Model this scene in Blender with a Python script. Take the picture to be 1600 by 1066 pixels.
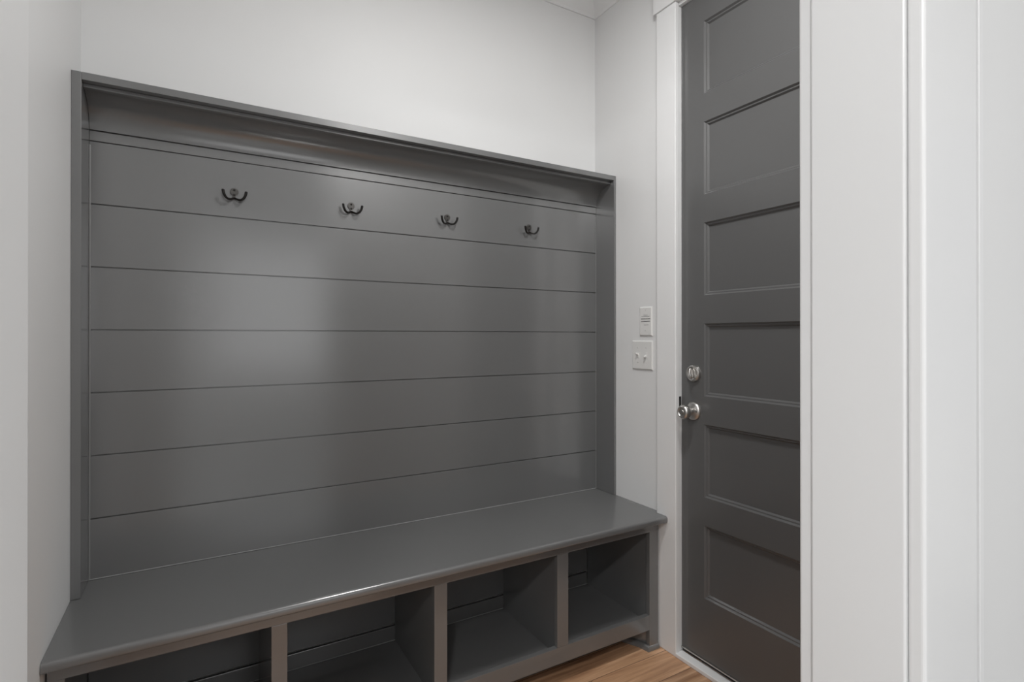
import bpy, bmesh, math, random
from math import pi, sin, cos, radians
from mathutils import Vector, Matrix
random.seed(4)
C = bpy.context.scene.collection
SC = bpy.context.scene
for o in list(bpy.data.objects): bpy.data.objects.remove(o)

# ------------------------------------------------------------------ camera, world, exposure
HC = 1.215                                   # camera height; the camera stands at x=0, y=0
cam = bpy.data.cameras.new('camera'); co = bpy.data.objects.new('camera', cam); C.objects.link(co)
cam.lens = 36*841.99/1600; cam.sensor_width = 36; cam.clip_start = .02
cam.shift_y = -9.44/1600
co.location = (0, 0, HC)
co.rotation_euler = (pi/2+.0022, 0, -.5295)
SC.camera = co
w = bpy.data.worlds.new('world'); SC.world = w; w.use_nodes = True
w.node_tree.nodes['Background'].inputs[0].default_value = (.92, .95, 1, 1)
w.node_tree.nodes['Background'].inputs[1].default_value = 1.0
SC.view_settings.view_transform = 'Standard'; SC.view_settings.look = 'None'
SC.view_settings.gamma = 1; SC.view_settings.use_curve_mapping = False
SC.view_settings.exposure = -0.15

ROOM_LIGHT = (.82, .80)
HALL_FILLS = [(1.3, -1.2), (-.65, -.9), (2.2, -.9)]  # lamps added in the unseen hall to brighten the room
LEDS = 6
POWER = {'room': 20, 'hall0': 11, 'hall1': 40, 'rear': 9, 'left': 9, 'world': .5}
def area(name, loc, power, sx, sy=None, rot=(0, 0, 0), col=(1, .995, .985)):
    if power <= 0: return
    l = bpy.data.lights.new(name, 'AREA'); l.shape = 'RECTANGLE' if sy else 'DISK'; l.size = sx; l.energy = power; l.color = col
    if sy: l.size_y = sy
    o = bpy.data.objects.new(name, l); C.objects.link(o); o.location = loc; o.rotation_euler = rot
# the glow of each ceiling lamp sits just below its diffuser; hall ones are added fill
area('lamp_and_fill_glow', (*ROOM_LIGHT, 2.700), POWER.get('room', 0), .26)
for i, p in enumerate(HALL_FILLS): area('lamp_and_fill_glow', (*p, 2.700), POWER.get('hall%d' % i, 0), .26)
def ball(name, loc, power, r):
    if power <= 0: return
    l = bpy.data.lights.new(name, 'POINT'); l.shadow_soft_size = r; l.energy = power; l.color = (1, .985, .965)
    o = bpy.data.objects.new(name, l); C.objects.link(o); o.location = loc
# fill light added in the unseen hall window openings
FILL_COL = (1, .995, .99)
area('window_fill', (.9, -2.72, 1.55), POWER.get('rear', 0), 1.5, 1.4, (radians(90), 0, 0), FILL_COL)
area('window_fill', (-1.12, -.9, 1.55), POWER.get('left', 0), 1.3, 1.4, (radians(90), 0, radians(-90)), FILL_COL)
area('window_fill', (3.12, -.9, 1.55), POWER.get('right', 0), 1.3, 1.4, (radians(90), 0, radians(90)), FILL_COL)
w.node_tree.nodes['Background'].inputs[1].default_value = POWER.get('world', 0)

# ------------------------------------------------------------------ materials
def mat(name, col, rough=.5, metal=0, spec=.5, bump=0, bscale=200, coat=0):
    m = bpy.data.materials.new(name); m.use_nodes = True; nt = m.node_tree; b = nt.nodes['Principled BSDF']
    b.inputs['Base Color'].default_value = (*col, 1); b.inputs['Roughness'].default_value = rough
    b.inputs['Metallic'].default_value = metal; b.inputs['Specular IOR Level'].default_value = spec
    b.inputs['Coat Weight'].default_value = coat
    tc = nt.nodes.new('ShaderNodeTexCoord')
    # a very faint unevenness of the paint or metal colour
    n = nt.nodes.new('ShaderNodeTexNoise'); n.inputs['Scale'].default_value = 3.5; n.inputs['Detail'].default_value = 1
    nt.links.new(tc.outputs['Object'], n.inputs['Vector'])
    h = nt.nodes.new('ShaderNodeHueSaturation'); h.inputs['Color'].default_value = (*col, 1)
    r = nt.nodes.new('ShaderNodeMapRange'); r.inputs['To Min'].default_value = .975; r.inputs['To Max'].default_value = 1.025
    nt.links.new(n.outputs['Fac'], r.inputs['Value']); nt.links.new(r.outputs['Result'], h.inputs['Value']); nt.links.new(h.outputs['Color'], b.inputs['Base Color'])
    if bump:
        n2 = nt.nodes.new('ShaderNodeTexNoise'); n2.inputs['Scale'].default_value = bscale; n2.inputs['Detail'].default_value = 3
        nt.links.new(tc.outputs['Object'], n2.inputs['Vector'])
        bp = nt.nodes.new('ShaderNodeBump'); bp.inputs['Strength'].default_value = bump; bp.inputs['Distance'].default_value = .002
        nt.links.new(n2.outputs['Fac'], bp.inputs['Height']); nt.links.new(bp.outputs['Normal'], b.inputs['Normal'])
    return m
WALL = mat('wall_paint', (.75, .75, .748), .5, spec=.35)
CEIL = mat('ceiling_paint', (.78, .78, .775), .7, spec=.3)
TRIM = mat('trim_paint', (.78, .78, .78), .28, spec=.45, bump=0)
GREY = mat('grey_cabinet_paint', (.140, .1405, .141), .2, spec=.5, bump=.03, bscale=300)
GREY.node_tree.nodes['Principled BSDF'].inputs['IOR'].default_value = 2.0     # glossy enamel
DOOR = mat('grey_door_paint', (.110, .110, .110), .28, spec=.6, bump=.04, bscale=500)
IRON = mat('oil_rubbed_bronze', (.012, .010, .009), .3, metal=.35)
NICKEL = mat('satin_nickel', (.58, .565, .545), .3, metal=1)
DARK = mat('plain_black', (.02, .02, .02), .6)  # plain black for strike plate, and flat dark pieces for screw hole and slots
PLATE = mat('white_plastic', (.74, .735, .72), .3)
INK = mat('grey_ink', (.06, .06, .06), .6)
RUBBER = mat('black_rubber', (.015, .015, .015), .5)
CAULK = mat('pale_caulk', (.33, .33, .33), .4)
BEAD = mat('painted_bead', (.21, .21, .21), .3)
PALE_FLOOR = mat('pale_added_floor', (.42, .42, .42), .6)
BRONZE = mat('reflective_bronze', (.10, .095, .09), .32, metal=.8)  # reflection on the hook plates put in as a paler, more metallic colour
def emis(name, col, s):
    m = bpy.data.materials.new(name); m.use_nodes = True; b = m.node_tree.nodes['Principled BSDF']
    b.inputs['Base Color'].default_value = (.8, .8, .8, 1)
    b.inputs['Emission Color'].default_value = (*col, 1); b.inputs['Emission Strength'].default_value = s; return m
LED = emis('lamp_diffuser', (1, .97, .93), LEDS)
def wood():
    m = bpy.data.materials.new('oak_plank_floor'); m.use_nodes = True; nt = m.node_tree; b = nt.nodes['Principled BSDF']
    N = lambda t, **k: nt.nodes.new(t)
    L = nt.links.new
    tc = N('ShaderNodeTexCoord')
    br = N('ShaderNodeTexBrick'); br.offset = .37; br.offset_frequency = 2
    br.inputs['Color1'].default_value = (0, 0, 0, 1); br.inputs['Color2'].default_value = (1, 1, 1, 1); br.inputs['Mortar'].default_value = (.5, .5, .5, 1)
    br.inputs['Scale'].default_value = 1; br.inputs['Brick Width'].default_value = 1.2; br.inputs['Row Height'].default_value = .125
    br.inputs['Mortar Size'].default_value = .0012; br.inputs['Mortar Smooth'].default_value = .3; br.inputs['Bias'].default_value = 0
    L(tc.outputs['Object'], br.inputs['Vector'])
    mp = N('ShaderNodeMapping'); mp.inputs['Scale'].default_value = (2.2, 38, 1)
    L(tc.outputs['Object'], mp.inputs['Vector'])
    ad = N('ShaderNodeVectorMath'); ad.operation = 'MULTIPLY_ADD'; ad.inputs[1].default_value = (9, 31, 5)
    L(br.outputs['Color'], ad.inputs[0]); L(mp.outputs['Vector'], ad.inputs[2])
    n = N('ShaderNodeTexNoise'); n.inputs['Scale'].default_value = 1; n.inputs['Detail'].default_value = 7; n.inputs['Roughness'].default_value = .62; n.inputs['Distortion'].default_value = .6
    L(ad.outputs['Vector'], n.inputs['Vector'])
    cr = N('ShaderNodeValToRGB'); e = cr.color_ramp.elements
    e[0].position = .3; e[0].color = (.30, .155, .082, 1); e[1].position = .68; e[1].color = (.70, .44, .27, 1)
    k = cr.color_ramp.elements.new(.5); k.color = (.52, .30, .17, 1)
    L(n.outputs['Fac'], cr.inputs['Fac'])
    hv = N('ShaderNodeHueSaturation'); mr = N('ShaderNodeMapRange'); mr.inputs['To Min'].default_value = .8; mr.inputs['To Max'].default_value = 1.15
    L(br.outputs['Color'], mr.inputs['Value']); L(mr.outputs['Result'], hv.inputs['Value']); L(cr.outputs['Color'], hv.inputs['Color'])
    mx = N('ShaderNodeMix'); mx.data_type = 'RGBA'; L(br.outputs['Fac'], mx.inputs['Factor'])
    L(hv.outputs['Color'], mx.inputs['A']); mx.inputs['B'].default_value = (.07, .035, .018, 1)
    L(mx.outputs['Result'], b.inputs['Base Color']); b.inputs['Roughness'].default_value = .42
    bp = N('ShaderNodeBump'); bp.inputs['Strength'].default_value = .12; bp.inputs['Distance'].default_value = .002
    L(n.outputs['Fac'], bp.inputs['Height']); L(bp.outputs['Normal'], b.inputs['Normal'])
    return m
WOOD = wood()

# ------------------------------------------------------------------ helpers
def box(bm, x0, x1, y0, y1, z0, z1, bev=0, seg=2):
    t = bmesh.new(); bmesh.ops.create_cube(t, size=1)
    for v in t.verts: v.co = ((x0+x1)/2+v.co.x*(x1-x0), (y0+y1)/2+v.co.y*(y1-y0), (z0+z1)/2+v.co.z*(z1-z0))
    if bev: bmesh.ops.bevel(t, geom=t.edges[:], offset=bev, segments=seg, profile=.5, affect='EDGES')
    merge(bm, t)
def merge(bm, t, M=None):
    if M is not None: bmesh.ops.transform(t, matrix=M, verts=t.verts)
    me = bpy.data.meshes.new('t'); t.to_mesh(me); t.free(); bm.from_mesh(me); bpy.data.meshes.remove(me)
def extrude(bm, prof, a, b, place):
    """prof: closed list of 2D points; place(u, v, s) -> xyz for s = a and b"""
    t = bmesh.new(); A = [t.verts.new(place(u, v, a)) for u, v in prof]; B = [t.verts.new(place(u, v, b)) for u, v in prof]
    n = len(prof)
    for i in range(n): t.faces.new((A[i], A[(i+1) % n], B[(i+1) % n], B[i]))
    t.faces.new(A[::-1]); t.faces.new(B); bmesh.ops.recalc_face_normals(t, faces=t.faces); merge(bm, t)
def lathe(bm, prof, M, seg=40):
    """prof (r, h) turned round local z, then placed by M"""
    t = bmesh.new(); rings = []
    for r, h in prof:
        rings.append([t.verts.new((r*cos(2*pi*i/seg), r*sin(2*pi*i/seg), h)) for i in range(seg)] if r > 1e-6 else [t.verts.new((0, 0, h))])
    for a, b in zip(rings, rings[1:]):
        for i in range(seg):
            j = (i+1) % seg
            if len(a) == 1 and len(b) == 1: continue
            if len(a) == 1: t.faces.new((a[0], b[i], b[j]))
            elif len(b) == 1: t.faces.new((a[i], a[j], b[0]))
            else: t.faces.new((a[i], a[j], b[j], b[i]))
    bmesh.ops.recalc_face_normals(t, faces=t.faces); merge(bm, t, M)
def tube(bm, pts, rad, seg=12):
    """pts list of Vector, rad list of (ru, rv)"""
    t = bmesh.new(); rings = []; n = len(pts)
    up = Vector((0, -1, 0))
    for i, p in enumerate(pts):
        d = (pts[min(i+1, n-1)]-pts[max(i-1, 0)]).normalized()
        u = up-d*up.dot(d); u = u.normalized() if u.length > 1e-4 else Vector((1, 0, 0)); v = d.cross(u)
        ru, rv = rad[i]; rings.append([t.verts.new(p+u*ru*cos(2*pi*k/seg)+v*rv*sin(2*pi*k/seg)) for k in range(seg)])
    for a, b in zip(rings, rings[1:]):
        for k in range(seg): t.faces.new((a[k], a[(k+1) % seg], b[(k+1) % seg], b[k]))
    t.faces.new(rings[0][::-1]); t.faces.new(rings[-1]); bmesh.ops.recalc_face_normals(t, faces=t.faces); merge(bm, t)
def obj(name, bm, m, parent=None, smooth=False, label=None):
    me = bpy.data.meshes.new(name); bm.to_mesh(me); bm.free(); me.materials.append(m)
    o = bpy.data.objects.new(name, me); C.objects.link(o)
    if smooth:
        me.polygons.foreach_set('use_smooth', [True]*len(me.polygons)); me.set_sharp_from_angle(angle=radians(38))
    if parent is not None:
        o.parent = parent; o.matrix_parent_inverse = Matrix.Translation(parent.location).inverted()
    if label: o['label'] = label
    return o
def thing(name, label, cat, loc, group=None):
    o = bpy.data.objects.new(name, None); C.objects.link(o); o.location = loc; o.empty_display_size = .05
    o['label'] = label; o['category'] = cat
    if group: o['group'] = group
    return o
def struct(name, bm, m, label=None, cat=None, smooth=False):
    o = obj(name, bm, m, smooth=smooth); o['kind'] = 'structure'
    if label: o['label'] = label; o['category'] = cat or name.split('_')[0]
    return o
NB = bmesh.new

# ------------------------------------------------------------------ measures
XL, XR = -.286, 1.585            # side walls
XLI, XRI = -.264, 1.573          # inner faces of the panelled surround
YW, YB, YF = 1.950, 1.929, 1.806 # drywall, shiplap face, front of the surround
ZT = 1.916                       # top of the surround
ZB = .5205                       # bench top
YFF = 1.530                      # face frame of the bench
CE = 2.740                       # ceiling
XD = 1.600                       # door face
YD = 1.452                       # latch edge of the door
DH = 2.476                       # head of the door opening
OX, OY0, OY1 = .695, .303, .412  # cased opening the camera looks through: jamb x, hall face, room face
OL = -.086                       # its left side
OH = 2.45
HY = -2.7                        # rear wall of the hall

# ------------------------------------------------------------------ setting
b = NB(); box(b, -1.2, 3.2, HY-.1, .36, -.05, 0); struct('floor_hall_added', b, PALE_FLOOR)  # unseen hall floor, added pale and neutral to keep brown bounce down
b = NB(); box(b, -1.2, 3.2, .36, 2.1, -.05, 0); struct('floor', b, WOOD, 'medium brown oak plank floor in front of the bench', 'floor')
b = NB(); box(b, -1.2, 3.2, HY-.1, 2.1, CE, CE+.05); struct('ceiling', b, CEIL, 'white ceiling above the crown moulding', 'ceiling')
b = NB(); box(b, XL-.1, XR+.11, YW, YW+.1, 0, CE); struct('wall_back', b, WALL, 'pale painted wall above the grey panelled surround', 'wall')
b = NB(); box(b, XL-.1, XL, OY1, YW, 0, CE); struct('wall_left', b, WALL, 'pale side wall left of the bench', 'wall')
b = NB()
box(b, XR, XR+.11, YD+.02, YW, 0, CE); box(b, XR, XR+.11, OY1, YD-.914-.02, 0, CE); box(b, XR, XR+.11, YD-.914-.02, YD+.02, DH+.02, CE)
struct('wall_right', b, WALL, 'pale side wall with the switches beside the grey door', 'wall')
b = NB()   # wall with the opening
EX = OL-.0005
box(b, OX+.019, 3.2, OY0, OY1, 0, CE)
box(b, OL, OX+.019, OY0, OY1, OH, CE)
struct('wall_front', b, WALL, 'bright wall at the right edge beyond the wide casing', 'wall')
b = NB(); t = bmesh.new(); bmesh.ops.create_cube(t, size=1)
for v in t.verts: v.co = ((-1.2+OL)/2+v.co.x*(OL+1.2), (OY0+OY1+.018)/2+v.co.y*(OY1+.018-OY0), CE/2+v.co.z*CE)
eg = [e for e in t.edges if all(abs(v.co.x-OL) < 1e-4 for v in e.verts) and abs(e.verts[0].co.z-e.verts[1].co.z) > 1]
bmesh.ops.bevel(t, geom=eg, offset=.012, segments=6, profile=.5, affect='EDGES'); merge(b, t)
struct('wall_opening_left', b, WALL, 'pale wall end with a rounded corner at the left edge', 'wall', smooth=True)
# hall shell behind the camera, its windows added to let in fill light
def fill_window_wall(name, wname, lo, hi, fix0, fix1, axis, a0, a1):
    """a wall with an added window opening between a0 and a1 and the window's frame in it"""
    z0, z1 = .8, 2.3
    P = (lambda b, u0, u1, w0, w1, za, zb: box(b, u0, u1, w0, w1, za, zb)) if axis == 'x' else (lambda b, u0, u1, w0, w1, za, zb: box(b, w0, w1, u0, u1, za, zb))
    b = NB()
    P(b, lo, a0, fix0, fix1, 0, CE); P(b, a1, hi, fix0, fix1, 0, CE); P(b, a0, a1, fix0, fix1, 0, z0); P(b, a0, a1, fix0, fix1, z1, CE)
    struct(name, b, WALL)
    b = NB(); m = (fix0+fix1)/2; f0, f1 = m+.012*(1 if fix0 < -1 else -1)-.01, m+.012*(1 if fix0 < -1 else -1)+.01
    for (x0, x1, za, zb) in ((a0, a0+.05, z0, z1), (a1-.05, a1, z0, z1), (a0+.05, a1-.05, z0, z0+.05), (a0+.05, a1-.05, z1-.05, z1), (a0+.05, a1-.05, 1.53, 1.57)):
        P(b, x0, x1, f0+.02*(1 if fix0 < -1 else -1), f1+.02*(1 if fix0 < -1 else -1), za, zb)
    struct(wname, b, TRIM)
fill_window_wall('wall_hall_left', 'window_added_1', HY, OY0, -1.2, -1.1, 'y', -1.6, -.2)
fill_window_wall('wall_hall_right', 'window_added_2', HY, OY0, 3.1, 3.2, 'y', -1.6, -.2)
fill_window_wall('wall_hall_rear', 'window_added_3', -1.2, 3.2, HY-.1, HY, 'x', .1, 1.7)

# crown moulding, mitred at the corners
def crown(name, path):
    b = bmesh.new(); rings = []
    prof = [(0, 2.6735), (.006, 2.6735), (.012, 2.682), (.058, 2.728), (.066, CE), (0, CE)]
    n = len(path)
    for i, (x, y) in enumerate(path):
        p0 = Vector(path[i-1]); p1 = Vector((x, y)); p2 = Vector(path[(i+1) % n])
        d1 = (p1-p0).normalized(); d2 = (p2-p1).normalized()
        n1 = Vector((-d1.y, d1.x)); n2 = Vector((-d2.y, d2.x)); m = (n1+n2)/(1+n1.dot(n2))
        rings.append([b.verts.new((x+m.x*u, y+m.y*u, z)) for u, z in prof])
    for i in range(n):
        A, B = rings[i], rings[(i+1) % n]
        for k in range(len(prof)):
            l = (k+1) % len(prof); b.faces.new((A[k], A[l], B[l], B[k]))
    bmesh.ops.recalc_face_normals(b, faces=b.faces)
    struct(name, b, TRIM, 'white crown moulding meeting in the upper corner', 'crown moulding')
crown('trim_crown', [(XL, OY1), (XR, OY1), (XR, YW), (XL, YW)])

# casing of the grey door
YO = YD-.914                      # hinge side of the opening
CXF = XR-.020
b = NB()
box(b, CXF, XR, YD-.004, 1.547, 0, 2.4855, .003)
struct('trim_1', b, TRIM, 'white flat side casing between the switches and the grey door', 'door casing')
b = NB(); box(b, CXF, XR, YO-.09, YO+.004, 0, 2.4855, .003); struct('trim_2', b, TRIM, 'white side casing on the hinge side of the door', 'door casing')
b = NB(); box(b, CXF-.005, XR, YO-.105, 1.560, 2.4865, 2.63, .002); box(b, CXF-.02, XR, YO-.12, 1.575, 2.63, 2.655, .002)
struct('trim_3', b, TRIM, 'white flat head casing over the grey door', 'door casing')
b = NB()
box(b, XR, XR+.11, YD+.0005, YD+.019, 0, DH, .001); box(b, XR, XR+.11, YO-.019, YO-.0005, 0, DH, .001); box(b, XR, XR+.11, YO-.019, YD+.019, DH, DH+.019, .001)
jamb = struct('trim_4', b, TRIM, 'white jamb lining the grey door opening', 'door jamb')
b = NB(); box(b, CXF-.001, XD+.004, YO, YD, 0.0, .016, .003); struct('trim_5', b, TRIM, 'white threshold along the foot of the grey door', 'threshold')
b = NB(); box(b, XR+.003, XR+.013, YD-.0015, YD+.001, .925, .985, .0005); obj('strike_plate', b, DARK, jamb, label='dark strike plate')

# casing of the opening the camera looks through (right side), and its jamb
b = NB(); box(b, OX, OX+.019, OY0, OY1, 0, OH, .0028, 4); struct('trim_6', b, TRIM, 'wide white jamb of the near opening, right of the grey door', 'door jamb')
b = NB(); box(b, OX+.006, OX+.095, OY1, OY1+.020, 0, OH+.09, .004, 3); struct('trim_7', b, TRIM, 'white casing edge on the room side of the near jamb', 'door casing')
b = NB(); box(b, OX+.0035, OX+.1415, OY0-.018, OY0, 0, OH+.1, .0045, 4)
box(b, OX+.141, OX+.152, OY0-.001, OY0, 0, OH+.1)
box(b, OX+.1515, OX+.163, OY0-.0165, OY0, 0, OH+.1, .001); struct('trim_8', b, TRIM, 'broad glossy white casing on the near side of the jamb', 'door casing')

# ------------------------------------------------------------------ the grey door
def add_door():
    d = bpy.data.objects.new('door_1', None); C.objects.link(d); d.location = (XD, YD-.457, 0)
    d['kind'] = 'structure'; d['label'] = 'tall dark grey six-panel door with a nickel knob and deadbolt'; d['category'] = 'door'
    b = NB(); y1, y0 = YD-.002, YO+.002; z0, z1 = .03, DH-.003
    pl, pr = 1.345, YO+.107
    tops = [1.9993+.3690-.3690*k for k in range(6)]; bots = [1.7336+.3690-.3690*k for k in range(6)]
    def V(y, z, dep): return b.verts.new((XD+dep, y, z))
    def quad(a, c, e, f): b.faces.new((a, c, e, f))
    def rect(ya, yb, za, zb): quad(V(ya, za, 0), V(yb, za, 0), V(yb, zb, 0), V(ya, zb, 0))
    rect(pl, y1, z0, z1); rect(y0, pr, z0, z1)
    edges = [z1]+[e for t, bo in zip(tops, bots) for e in (t, bo)]+[z0]
    for i in range(0, len(edges), 2): rect(pr, pl, edges[i+1], edges[i])
    steps = [(0, 0), (.0052, .0065), (.0092, .0068), (.0144, .013)]
    for t, bo in zip(tops, bots):
        prev = None
        for ins, dep in steps:
            r = [V(pr+ins, bo+ins, dep), V(pl-ins, bo+ins, dep), V(pl-ins, t-ins, dep), V(pr+ins, t-ins, dep)]
            if prev:
                for k in range(4): quad(prev[k], prev[(k+1) % 4], r[(k+1) % 4], r[k])
            prev = r
        b.faces.new(prev)
    # edges and back
    for q in (((y0, z0), (y1, z0)), ((y1, z0), (y1, z1)), ((y1, z1), (y0, z1)), ((y0, z1), (y0, z0))):
        (ya, za), (yb, zb) = q; quad(V(ya, za, 0), V(yb, zb, 0), V(yb, zb, .044), V(ya, za, .044))
    quad(V(y0, z0, .044), V(y1, z0, .044), V(y1, z1, .044), V(y0, z1, .044))
    bmesh.ops.remove_doubles(b, verts=b.verts, dist=1e-5); bmesh.ops.recalc_face_normals(b, faces=b.faces)
    obj('door_slab', b, DOOR, d)
    b = NB(); box(b, XD+.006, XD+.040, y0, y1, .017, .0295); obj('door_sweep', b, RUBBER, d)
    b = NB(); box(b, XD-.004, XD-.0002, y0, y1, .030, .036, .001); obj('sweep_rail', b, NICKEL, d, label='thin metal rail along the foot of the door')
    Mx = lambda y, z: Matrix.Translation((XD, y, z)) @ Matrix.Rotation(-pi/2, 4, 'Y')       # local z -> -x (into the room)
    # knob
    kb = NB(); lathe(kb, [(0, 0), (.0345, 0), (.0345, .003), (.033, .007), (.028, .0105), (.021, .013), (.014, .0155), (.0125, .019), (.0125, .026), (.0155, .029), (.0215, .034), (.0255, .041),
                          (.0265, .048), (.0255, .0555), (.0225, .061), (.0185, .0635), (.0165, .0635), (.0145, .061), (0, .061)], Mx(1.3935, .936))
    k = obj('door_knob', kb, NICKEL, d, smooth=True)
    kb = NB(); lathe(kb, [(0, .059), (.010, .059), (.010, .0625), (.0085, .0645), (0, .065)], Mx(1.3935, .936), 24); obj('lock_button', kb, NICKEL, k, smooth=True)
    kb = NB(); lathe(kb, [(0, .0118), (.003, .0118), (.003, .0125), (0, .0125)], Mx(1.3935-.023, .936), 12); obj('screw_hole', kb, DARK, k)
    # deadbolt
    kb = NB(); lathe(kb, [(0, 0), (.0315, 0), (.0315, .005), (.0295, .010), (.025, .0125), (.019, .0115), (.018, .0105), (0, .0105)], Mx(1.389, 1.077))
    db = obj('deadbolt', kb, NICKEL, d, smooth=True)
    kb = NB(); t = bmesh.new(); bmesh.ops.create_uvsphere(t, u_segments=24, v_segments=14, radius=1)
    bmesh.ops.scale(t, vec=(.0045, .0205, .010), verts=t.verts)
    for v in t.verts:
        v.co.x *= 1+.5*(abs(v.co.y)/.0205)
    merge(kb, t, Mx(1.389, 1.077) @ Matrix.Translation((0, 0, .0185)) @ Matrix.Rotation(radians(102), 4, 'Z'))
    obj('thumb_turn', kb, NICKEL, db, smooth=True)
add_door()

# ------------------------------------------------------------------ panelled surround
def add_surround():
    s = thing('hall_tree_panel', 'dark grey shiplap back panel with a shallow box frame and cove top, above the bench', 'coat rack panel', ((XL+XR)/2, YF, ZB))
    zt0, p = 1.7718, .1796
    joints = [1.8022]+[zt0-k*p for k in range(7)]+[ZB+.0008]
    b = NB(); box(b, XL+.001, XR-.001, YB+.007, YW-.0005, ZB+.0008, 1.90)
    xs = XLI, XRI
    g = .0015
    for i in range(len(joints)-1):
        hi, lo = joints[i], joints[i+1]
        box(b, xs[0]+.0002, xs[1]-.0002, YB, YB+.0075, lo+(g if i < len(joints)-2 else 0), hi-g, .0006, 1)
    obj('shiplap', b, GREY, s)
    for (x0, x1) in ((XL+.0005, XLI), (XRI, XR-.0005)):
        b = NB(); box(b, x0, x1, YF, YW-.0005, ZB+.0008, ZT, .0005); obj('side_board', b, GREY, s)
    b = NB(); box(b, XLI+.0005, XRI-.0005, YF, YW-.0005, ZT-.020, ZT, .0005); obj('top_board', b, GREY, s)
    # cove: fillet, concave quarter, fillet
    prof = [(YB+.0065, ZT-.021), (YF+.024, ZT-.021), (YF+.024, ZT-.0305), (YF+.030, ZT-.0325)]
    cy, cz = YF+.030, 1.806; ry, rz = (YB-.004)-cy, (ZT-.0325)-cz
    for k in range(1, 17):
        a = pi/2*k/16; prof.append((cy+ry*sin(a), cz+rz*cos(a)))
    prof += [(YB-.004, 1.8035), (YB+.0065, 1.8035)]
    b = NB(); extrude(b, prof, XLI+.0006, XRI-.0006, lambda u, v, q: (q, u, v)); obj('cove_moulding', b, GREY, s, smooth=True)
    # caulk beads in the corners
    b = NB(); tube(b, [Vector((XLI+.001, YB-.0008, ZB+.004)), Vector((XLI+.001, YB-.0008, 1.76))], [(.0032, .0032)]*2, 6)
    obj('corner_bead', b, BEAD, s, smooth=True)
    b = NB(); tube(b, [Vector((XRI-.001, YB-.0006, ZB+.004)), Vector((XRI-.001, YB-.0006, 1.76))], [(.0016, .0016)]*2, 6)
    obj('corner_bead', b, BEAD, s, smooth=True)
    b = NB(); tube(b, [Vector((XLI, YB-.001, ZB+.0019)), Vector((XRI, YB-.001, ZB+.0019))], [(.0014, .0014)]*2, 6)
    obj('caulk_line', b, CAULK, s, smooth=True, label='pale caulk line along the bench')
add_surround()

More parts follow.
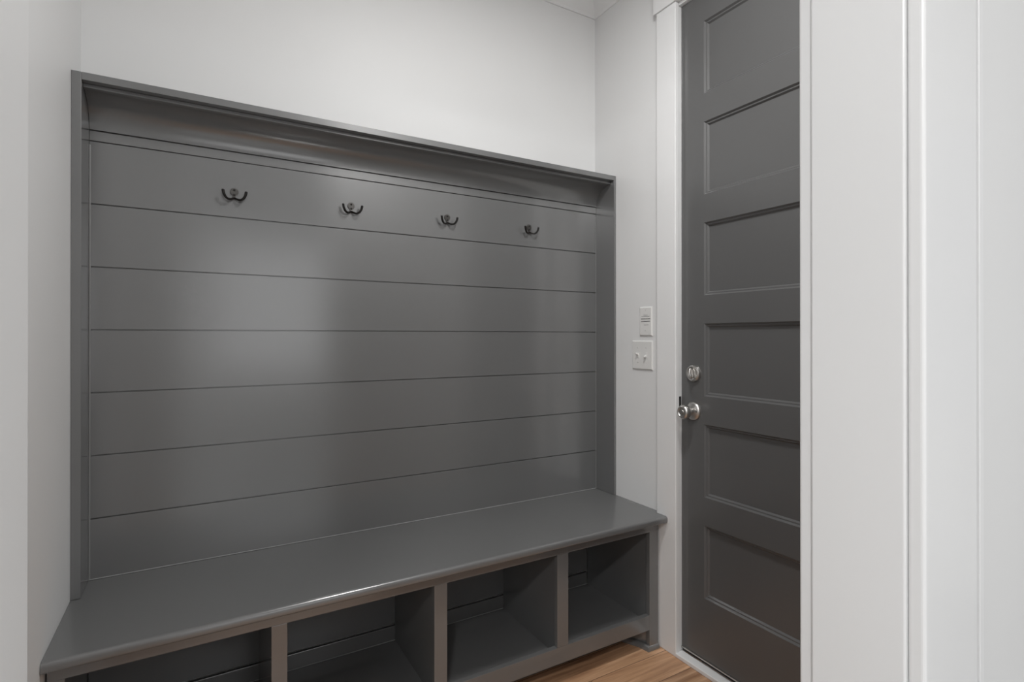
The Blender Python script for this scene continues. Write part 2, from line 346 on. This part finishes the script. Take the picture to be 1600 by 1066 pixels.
# ------------------------------------------------------------------ bench
def add_bench():
    s = thing('storage_bench', 'long dark grey built-in bench with four open cubbies under its top', 'bench', ((XL+XR)/2, YFF, 0))
    # top with a rounded nose, cut out round the door casing at its right end
    prof = [(YW-.001, ZB-.0245), (YW-.001, ZB)]
    yn, r, t = 1.4875, .010, .0245
    for k in range(0, 7):
        a = pi/2*k/6; prof.append((yn+r-r*sin(a), ZB-r+r*cos(a)))
    r2 = .006
    for k in range(0, 5):
        a = pi/2*k/4; prof.append((yn+r2-r2*cos(a), ZB-t+r2-r2*sin(a)))
    b = bmesh.new()
    pl = lambda x: [b.verts.new((x(y), y, z)) for y, z in prof]
    L_ = [b.verts.new((XL+.0008, y, z)) for y, z in prof]; R_ = [b.verts.new((CXF-.0008, y, z)) for y, z in prof]; n = len(prof)
    for i in range(n): b.faces.new((L_[i], L_[(i+1) % n], R_[(i+1) % n], R_[i]))
    b.faces.new(L_[::-1]); b.faces.new(R_); bmesh.ops.recalc_face_normals(b, faces=b.faces)
    box(b, CXF-.0008, XR-.0008, 1.549, YW-.001, ZB-.0245, ZB)
    obj('bench_top', b, GREY, s, smooth=True)
    zo, zr, ztop = .136, .079, ZB-.025
    open_ = [(-.251, .169), (.208, .623), (.665, 1.077), (1.124, 1.511)]
    x0, x1 = XL+.004, 1.557
    b = NB(); box(b, x0, x1, YFF, YFF+.019, .457, ztop, .0008); obj('top_rail', b, GREY, s)
    b = NB(); box(b, x0, 1.5112, YFF, YFF+.019, zr, zo, .0008); obj('bottom_rail', b, GREY, s)
    st = [(x0, open_[0][0], zr)]+[(open_[i][1], open_[i+1][0], zo) for i in range(3)]+[(open_[3][1], x1, 0.0)]
    for i, (a, c, z) in enumerate(st):
        b = NB(); box(b, a, c, YFF-.0002, YFF+.0188, z if i not in (0,) else zo, .457, .0008); obj('stile', b, GREY, s)
    b = NB(); box(b, XL+.002, 1.56, YFF+.019, YB-.0002, .084, .098); obj('bottom_shelf', b, GREY, s)
    for i in range(3):
        m = (open_[i][1]+open_[i+1][0])/2
        b = NB(); box(b, m-.0135, m+.0135, YFF+.019, YB-.0002, .0985, ztop-.0005); obj('divider', b, GREY, s)
    b = NB(); box(b, XL+.002, XL+.021, YFF+.0188, YB-.0002, .0985, ztop-.0005); obj('side_panel', b, GREY, s)
    b = NB(); box(b, 1.523, 1.542, YFF+.0188, YB-.0002, 0, ztop-.0005); obj('side_panel', b, GREY, s)
    b = NB(); g = .0011
    js = [ztop-.0005, .3342, .1546, .0]
    for i in range(3): box(b, XL+.022, 1.5225, YB, YB+.012, js[i+1]+(.0045 if i == 1 else g), js[i]-(.0045 if i == 2 else g), .0015)
    obj('back_panel', b, GREY, s)
    for i in range(4):
        xa = XL+.0215 if i == 0 else (open_[i-1][1]+open_[i][0])/2+.0138; xb = 1.5228 if i == 3 else (open_[i][1]+open_[i+1][0])/2-.0138
        b = NB(); tube(b, [Vector((xa, YB-.0012, .0993)), Vector((xb, YB-.0012, .0993))], [(.0016, .0016)]*2, 6); obj('caulk_line', b, CAULK, s, smooth=True, label='pale caulk line at the back of a cubby')
    # recessed toe board with a canted end, and the shoe moulding in front of it
    def strip(path, w, z0, z1, prof=None):
        b = bmesh.new(); rings = []
        n = len(path); prof = prof or [(0, z0), (0, z1), (w, z1), (w, z0)]
        for i, (x, y) in enumerate(path):
            p1 = Vector((x, y)); d1 = (p1-Vector(path[i-1])).normalized() if i else None
            d2 = (Vector(path[i+1])-p1).normalized() if i < n-1 else None
            d1 = d1 or d2; d2 = d2 or d1
            n1 = Vector((d1.y, -d1.x)); n2 = Vector((d2.y, -d2.x)); m = (n1+n2)/(1+n1.dot(n2))
            rings.append([b.verts.new((x+m.x*u, y+m.y*u, z)) for u, z in prof])
        for A, B in zip(rings, rings[1:]):
            for k in range(len(prof)):
                l = (k+1) % len(prof); b.faces.new((A[k], A[l], B[l], B[k]))
        b.faces.new(rings[0][::-1]); b.faces.new(rings[-1]); bmesh.ops.recalc_face_normals(b, faces=b.faces); return b
    obj('toe_board', strip([(XL+.004, 1.646), (1.466, 1.646), (1.5215, 1.551)], -.012, 0.0002, .0835), GREY, s)
    qr = [(0, .0002), (0, .019)]+[(.0135*sin(pi/2*k/6), .0002+.019*cos(pi/2*k/6)) for k in range(1, 7)]
    obj('shoe_moulding', strip([(XL+.004, 1.646), (1.466, 1.646), (1.5035, 1.572), (1.510, 1.5360), (1.558, 1.5360)], 0, 0, 0, qr), GREY, s, smooth=True)
add_bench()

# ------------------------------------------------------------------ coat hooks
def add_hook(x, label):
    zc = 1.668; s = thing('coat_hook', label, 'coat hook', (x, YB, zc), 'double coat hooks in a row')
    pts = []                                   # keyhole plate outline, round head above a waisted foot
    for k in range(0, 25):
        a = radians(-62+304*k/24); pts.append((.0124*cos(a), zc+.0062+.0124*sin(a)))
    pts += [(-.0042, zc-.011), (-.006, zc-.0175), (.006, zc-.0175), (.0042, zc-.011)]
    b = NB(); t = bmesh.new(); vs = [t.verts.new((x+u, YB-.0002, v)) for u, v in pts]; f = t.faces.new(vs)
    r = bmesh.ops.extrude_face_region(t, geom=[f]); nv = [e for e in r['geom'] if isinstance(e, bmesh.types.BMVert)]
    for v in nv: v.co.y -= .0035
    ed = [e for e in t.edges if all(v in nv for v in e.verts)]
    bmesh.ops.recalc_face_normals(t, faces=t.faces); bmesh.ops.bevel(t, geom=ed, offset=.0014, segments=2, affect='EDGES')
    merge(b, t); obj('mounting_plate', b, BRONZE, s, smooth=True)
    b = NB()
    for (u, v) in ((0, zc+.0115), (0, zc-.0035)):
        lathe(b, [(0, 0), (.0034, 0), (.0031, .0014), (.0018, .0023), (0, .0026)], Matrix.Translation((x+u, YB-.0036, v)) @ Matrix.Rotation(pi/2, 4, 'X'), 14)
    obj('screw', b, IRON, s, smooth=True)
    for sg in (-1, 1):
        P = [(0, -.002, -.0135), (.004, -.007, -.0158), (.0105, -.012, -.0195), (.0175, -.0165, -.0205), (.0245, -.0205, -.0165), (.0295, -.0235, -.0085), (.0318, -.0248, -.001), (.0325, -.0252, .0045)]
        pp = [Vector((x+sg*u, YB+v, zc+q)) for u, v, q in P]
        # smooth the polyline
        q = []
        for i in range(len(pp)-1):
            a0 = pp[max(i-1, 0)]; a1 = pp[i]; a2 = pp[i+1]; a3 = pp[min(i+2, len(pp)-1)]
            for k in range(4):
                u = k/4; q.append(.5*((2*a1)+(-a0+a2)*u+(2*a0-5*a1+4*a2-a3)*u*u+(-a0+3*a1-3*a2+a3)*u**3))
        q.append(pp[-1]); n = len(q)
        rad = [(.0036+.0010*i/n, .0030+.0014*i/n) for i in range(n)]
        q.append(q[-1]+Vector((0, 0, .0014))); rad.append((.0036, .0034)); q.append(q[-1]+Vector((0, 0, .0008))); rad.append((.0016, .0015))
        b = NB(); tube(b, q, rad, 12); obj('prong', b, IRON, s, smooth=True)
for x, lab in ((.103, 'dark bronze double coat hook, leftmost of the four on the grey shiplap'), (.470, 'dark bronze double coat hook, second from the left on the grey shiplap'),
               (.837, 'dark bronze double coat hook, third from the left on the grey shiplap'), (1.211, 'dark bronze double coat hook nearest the right end of the shiplap')): add_hook(x, lab)

# ------------------------------------------------------------------ wall plates
def plate_mesh(y0, y1, z0, z1):
    b = NB(); b2 = bmesh.new(); X = XR; d = .0055; e = .0045
    r0 = [b2.verts.new((X-.0002, y, z)) for y, z in ((y0, z0), (y1, z0), (y1, z1), (y0, z1))]
    r1 = [b2.verts.new((X-.0022, y, z)) for y, z in ((y0, z0), (y1, z0), (y1, z1), (y0, z1))]
    r2 = [b2.verts.new((X-d, y, z)) for y, z in ((y0+e, z0+e), (y1-e, z0+e), (y1-e, z1-e), (y0+e, z1-e))]
    for a, c in ((r0, r1), (r1, r2)):
        for k in range(4): b2.faces.new((a[k], a[(k+1) % 4], c[(k+1) % 4], c[k]))
    b2.faces.new(r2); b2.faces.new(r0[::-1]); bmesh.ops.recalc_face_normals(b2, faces=b2.faces)
    merge(b, b2); return b
def screws(lst, parent, X=XR-.0054):
    for (y, z) in lst:
        b = NB(); lathe(b, [(0, 0), (.0026, 0), (.0022, .0007), (0, .0009)], Matrix.Translation((X, y, z)) @ Matrix.Rotation(-pi/2, 4, 'Y'), 14)
        sc = obj('screw', b, PLATE, parent)
        b = NB(); box(b, X-.0011, X-.0008, y-.0003, y+.0003, z-.0019, z+.0019); obj('screw_slot', b, DARK, sc)
s = thing('label_plate', 'narrow white wall plate with printed grey lettering, above the double switch', 'wall plate', (XR, 1.621, 1.275))
obj('cover_plate', plate_mesh(1.586, 1.657, 1.216, 1.335), PLATE, s)
screws([(1.6215, 1.321), (1.6215, 1.238)], s)
b = NB(); X = XR-.0057
# unreadable printed lines: short broken strokes of different weight
rows = [(1.3005, .0018, .012, .4), (1.2955, .0022, .0225, .55), (1.2855, .0042, .026, 1), (1.2750, .0030, .025, 1), (1.2605, .0015, .014, .45)]
for j, (z, h, wd, wt) in enumerate(rows):
    yc = 1.621 if j != 4 else 1.616
    y = yc+wd
    while y > yc-wd:
        l = random.uniform(.0012, .0034)*(1 if wt > .6 else .7)
        for zz in ((z-h/2, z-h/2+h*.36), (z+h*.1, z+h/2)) if random.random() < .6 else ((z-h/2, z+h/2),):
            box(b, X, X+.0003, max(y-l, yc-wd), y, zz[0], zz[1])
        y -= l+random.uniform(.0005, .0011)
obj('printed_text', b, INK, s, label='small dark printed lines')
s = thing('light_switch', 'white double toggle switch plate below the printed plate', 'light switch', (XR, 1.64, 1.136))
obj('cover_plate', plate_mesh(1.583, 1.700, 1.077, 1.197), PLATE, s)
for (y, up) in ((1.6645, 1), (1.6185, -1)):
    b = NB(); box(b, XR-.0065, XR-.0050, y-.0053, y+.0053, 1.137-.012, 1.137+.012, .0006)
    hs = obj('toggle_collar', b, PLATE, s)
    b = NB(); t = bmesh.new(); bmesh.ops.create_cube(t, size=1)
    for v in t.verts:
        k = .75 if v.co.x < 0 else 1
        v.co = (v.co.x*.015, v.co.y*.0085*k, v.co.z*.008*k)
    bmesh.ops.bevel(t, geom=t.edges[:], offset=.001, segments=2, affect='EDGES')
    merge(b, t, Matrix.Translation((XR-.0115, y, 1.137+up*.0045)) @ Matrix.Rotation(radians(28*up), 4, 'Y'))
    obj('toggle', b, PLATE, hs, smooth=True)
    screws([(y, 1.167), (y, 1.107)], s)

# ------------------------------------------------------------------ ceiling lamps (above the frame), the hall ones added as fill
def lamp(x, y, lab):
    s = thing('ceiling_light', lab, 'ceiling light', (x, y, CE))
    M = Matrix.Translation((x, y, CE)) @ Matrix.Rotation(pi, 4, 'X')
    b = NB(); lathe(b, [(0, .0005), (.105, .0005), (.105, .012), (.098, .02), (.088, .02), (.088, .014), (0, .014)], M, 40); obj('trim_ring', b, TRIM, s, smooth=True)
    b = NB(); lathe(b, [(0, .015), (.087, .015), (.080, .022), (0, .026)], M, 40); obj('diffuser', b, LED, s, smooth=True)
lamp(*ROOM_LIGHT, 'round white ceiling light over the bench room')
for p, t in zip(HALL_FILLS, ('nearest the opening', 'at the left end of the hall', 'at the right end of the hall')): lamp(*p, 'round white fill light added '+t)
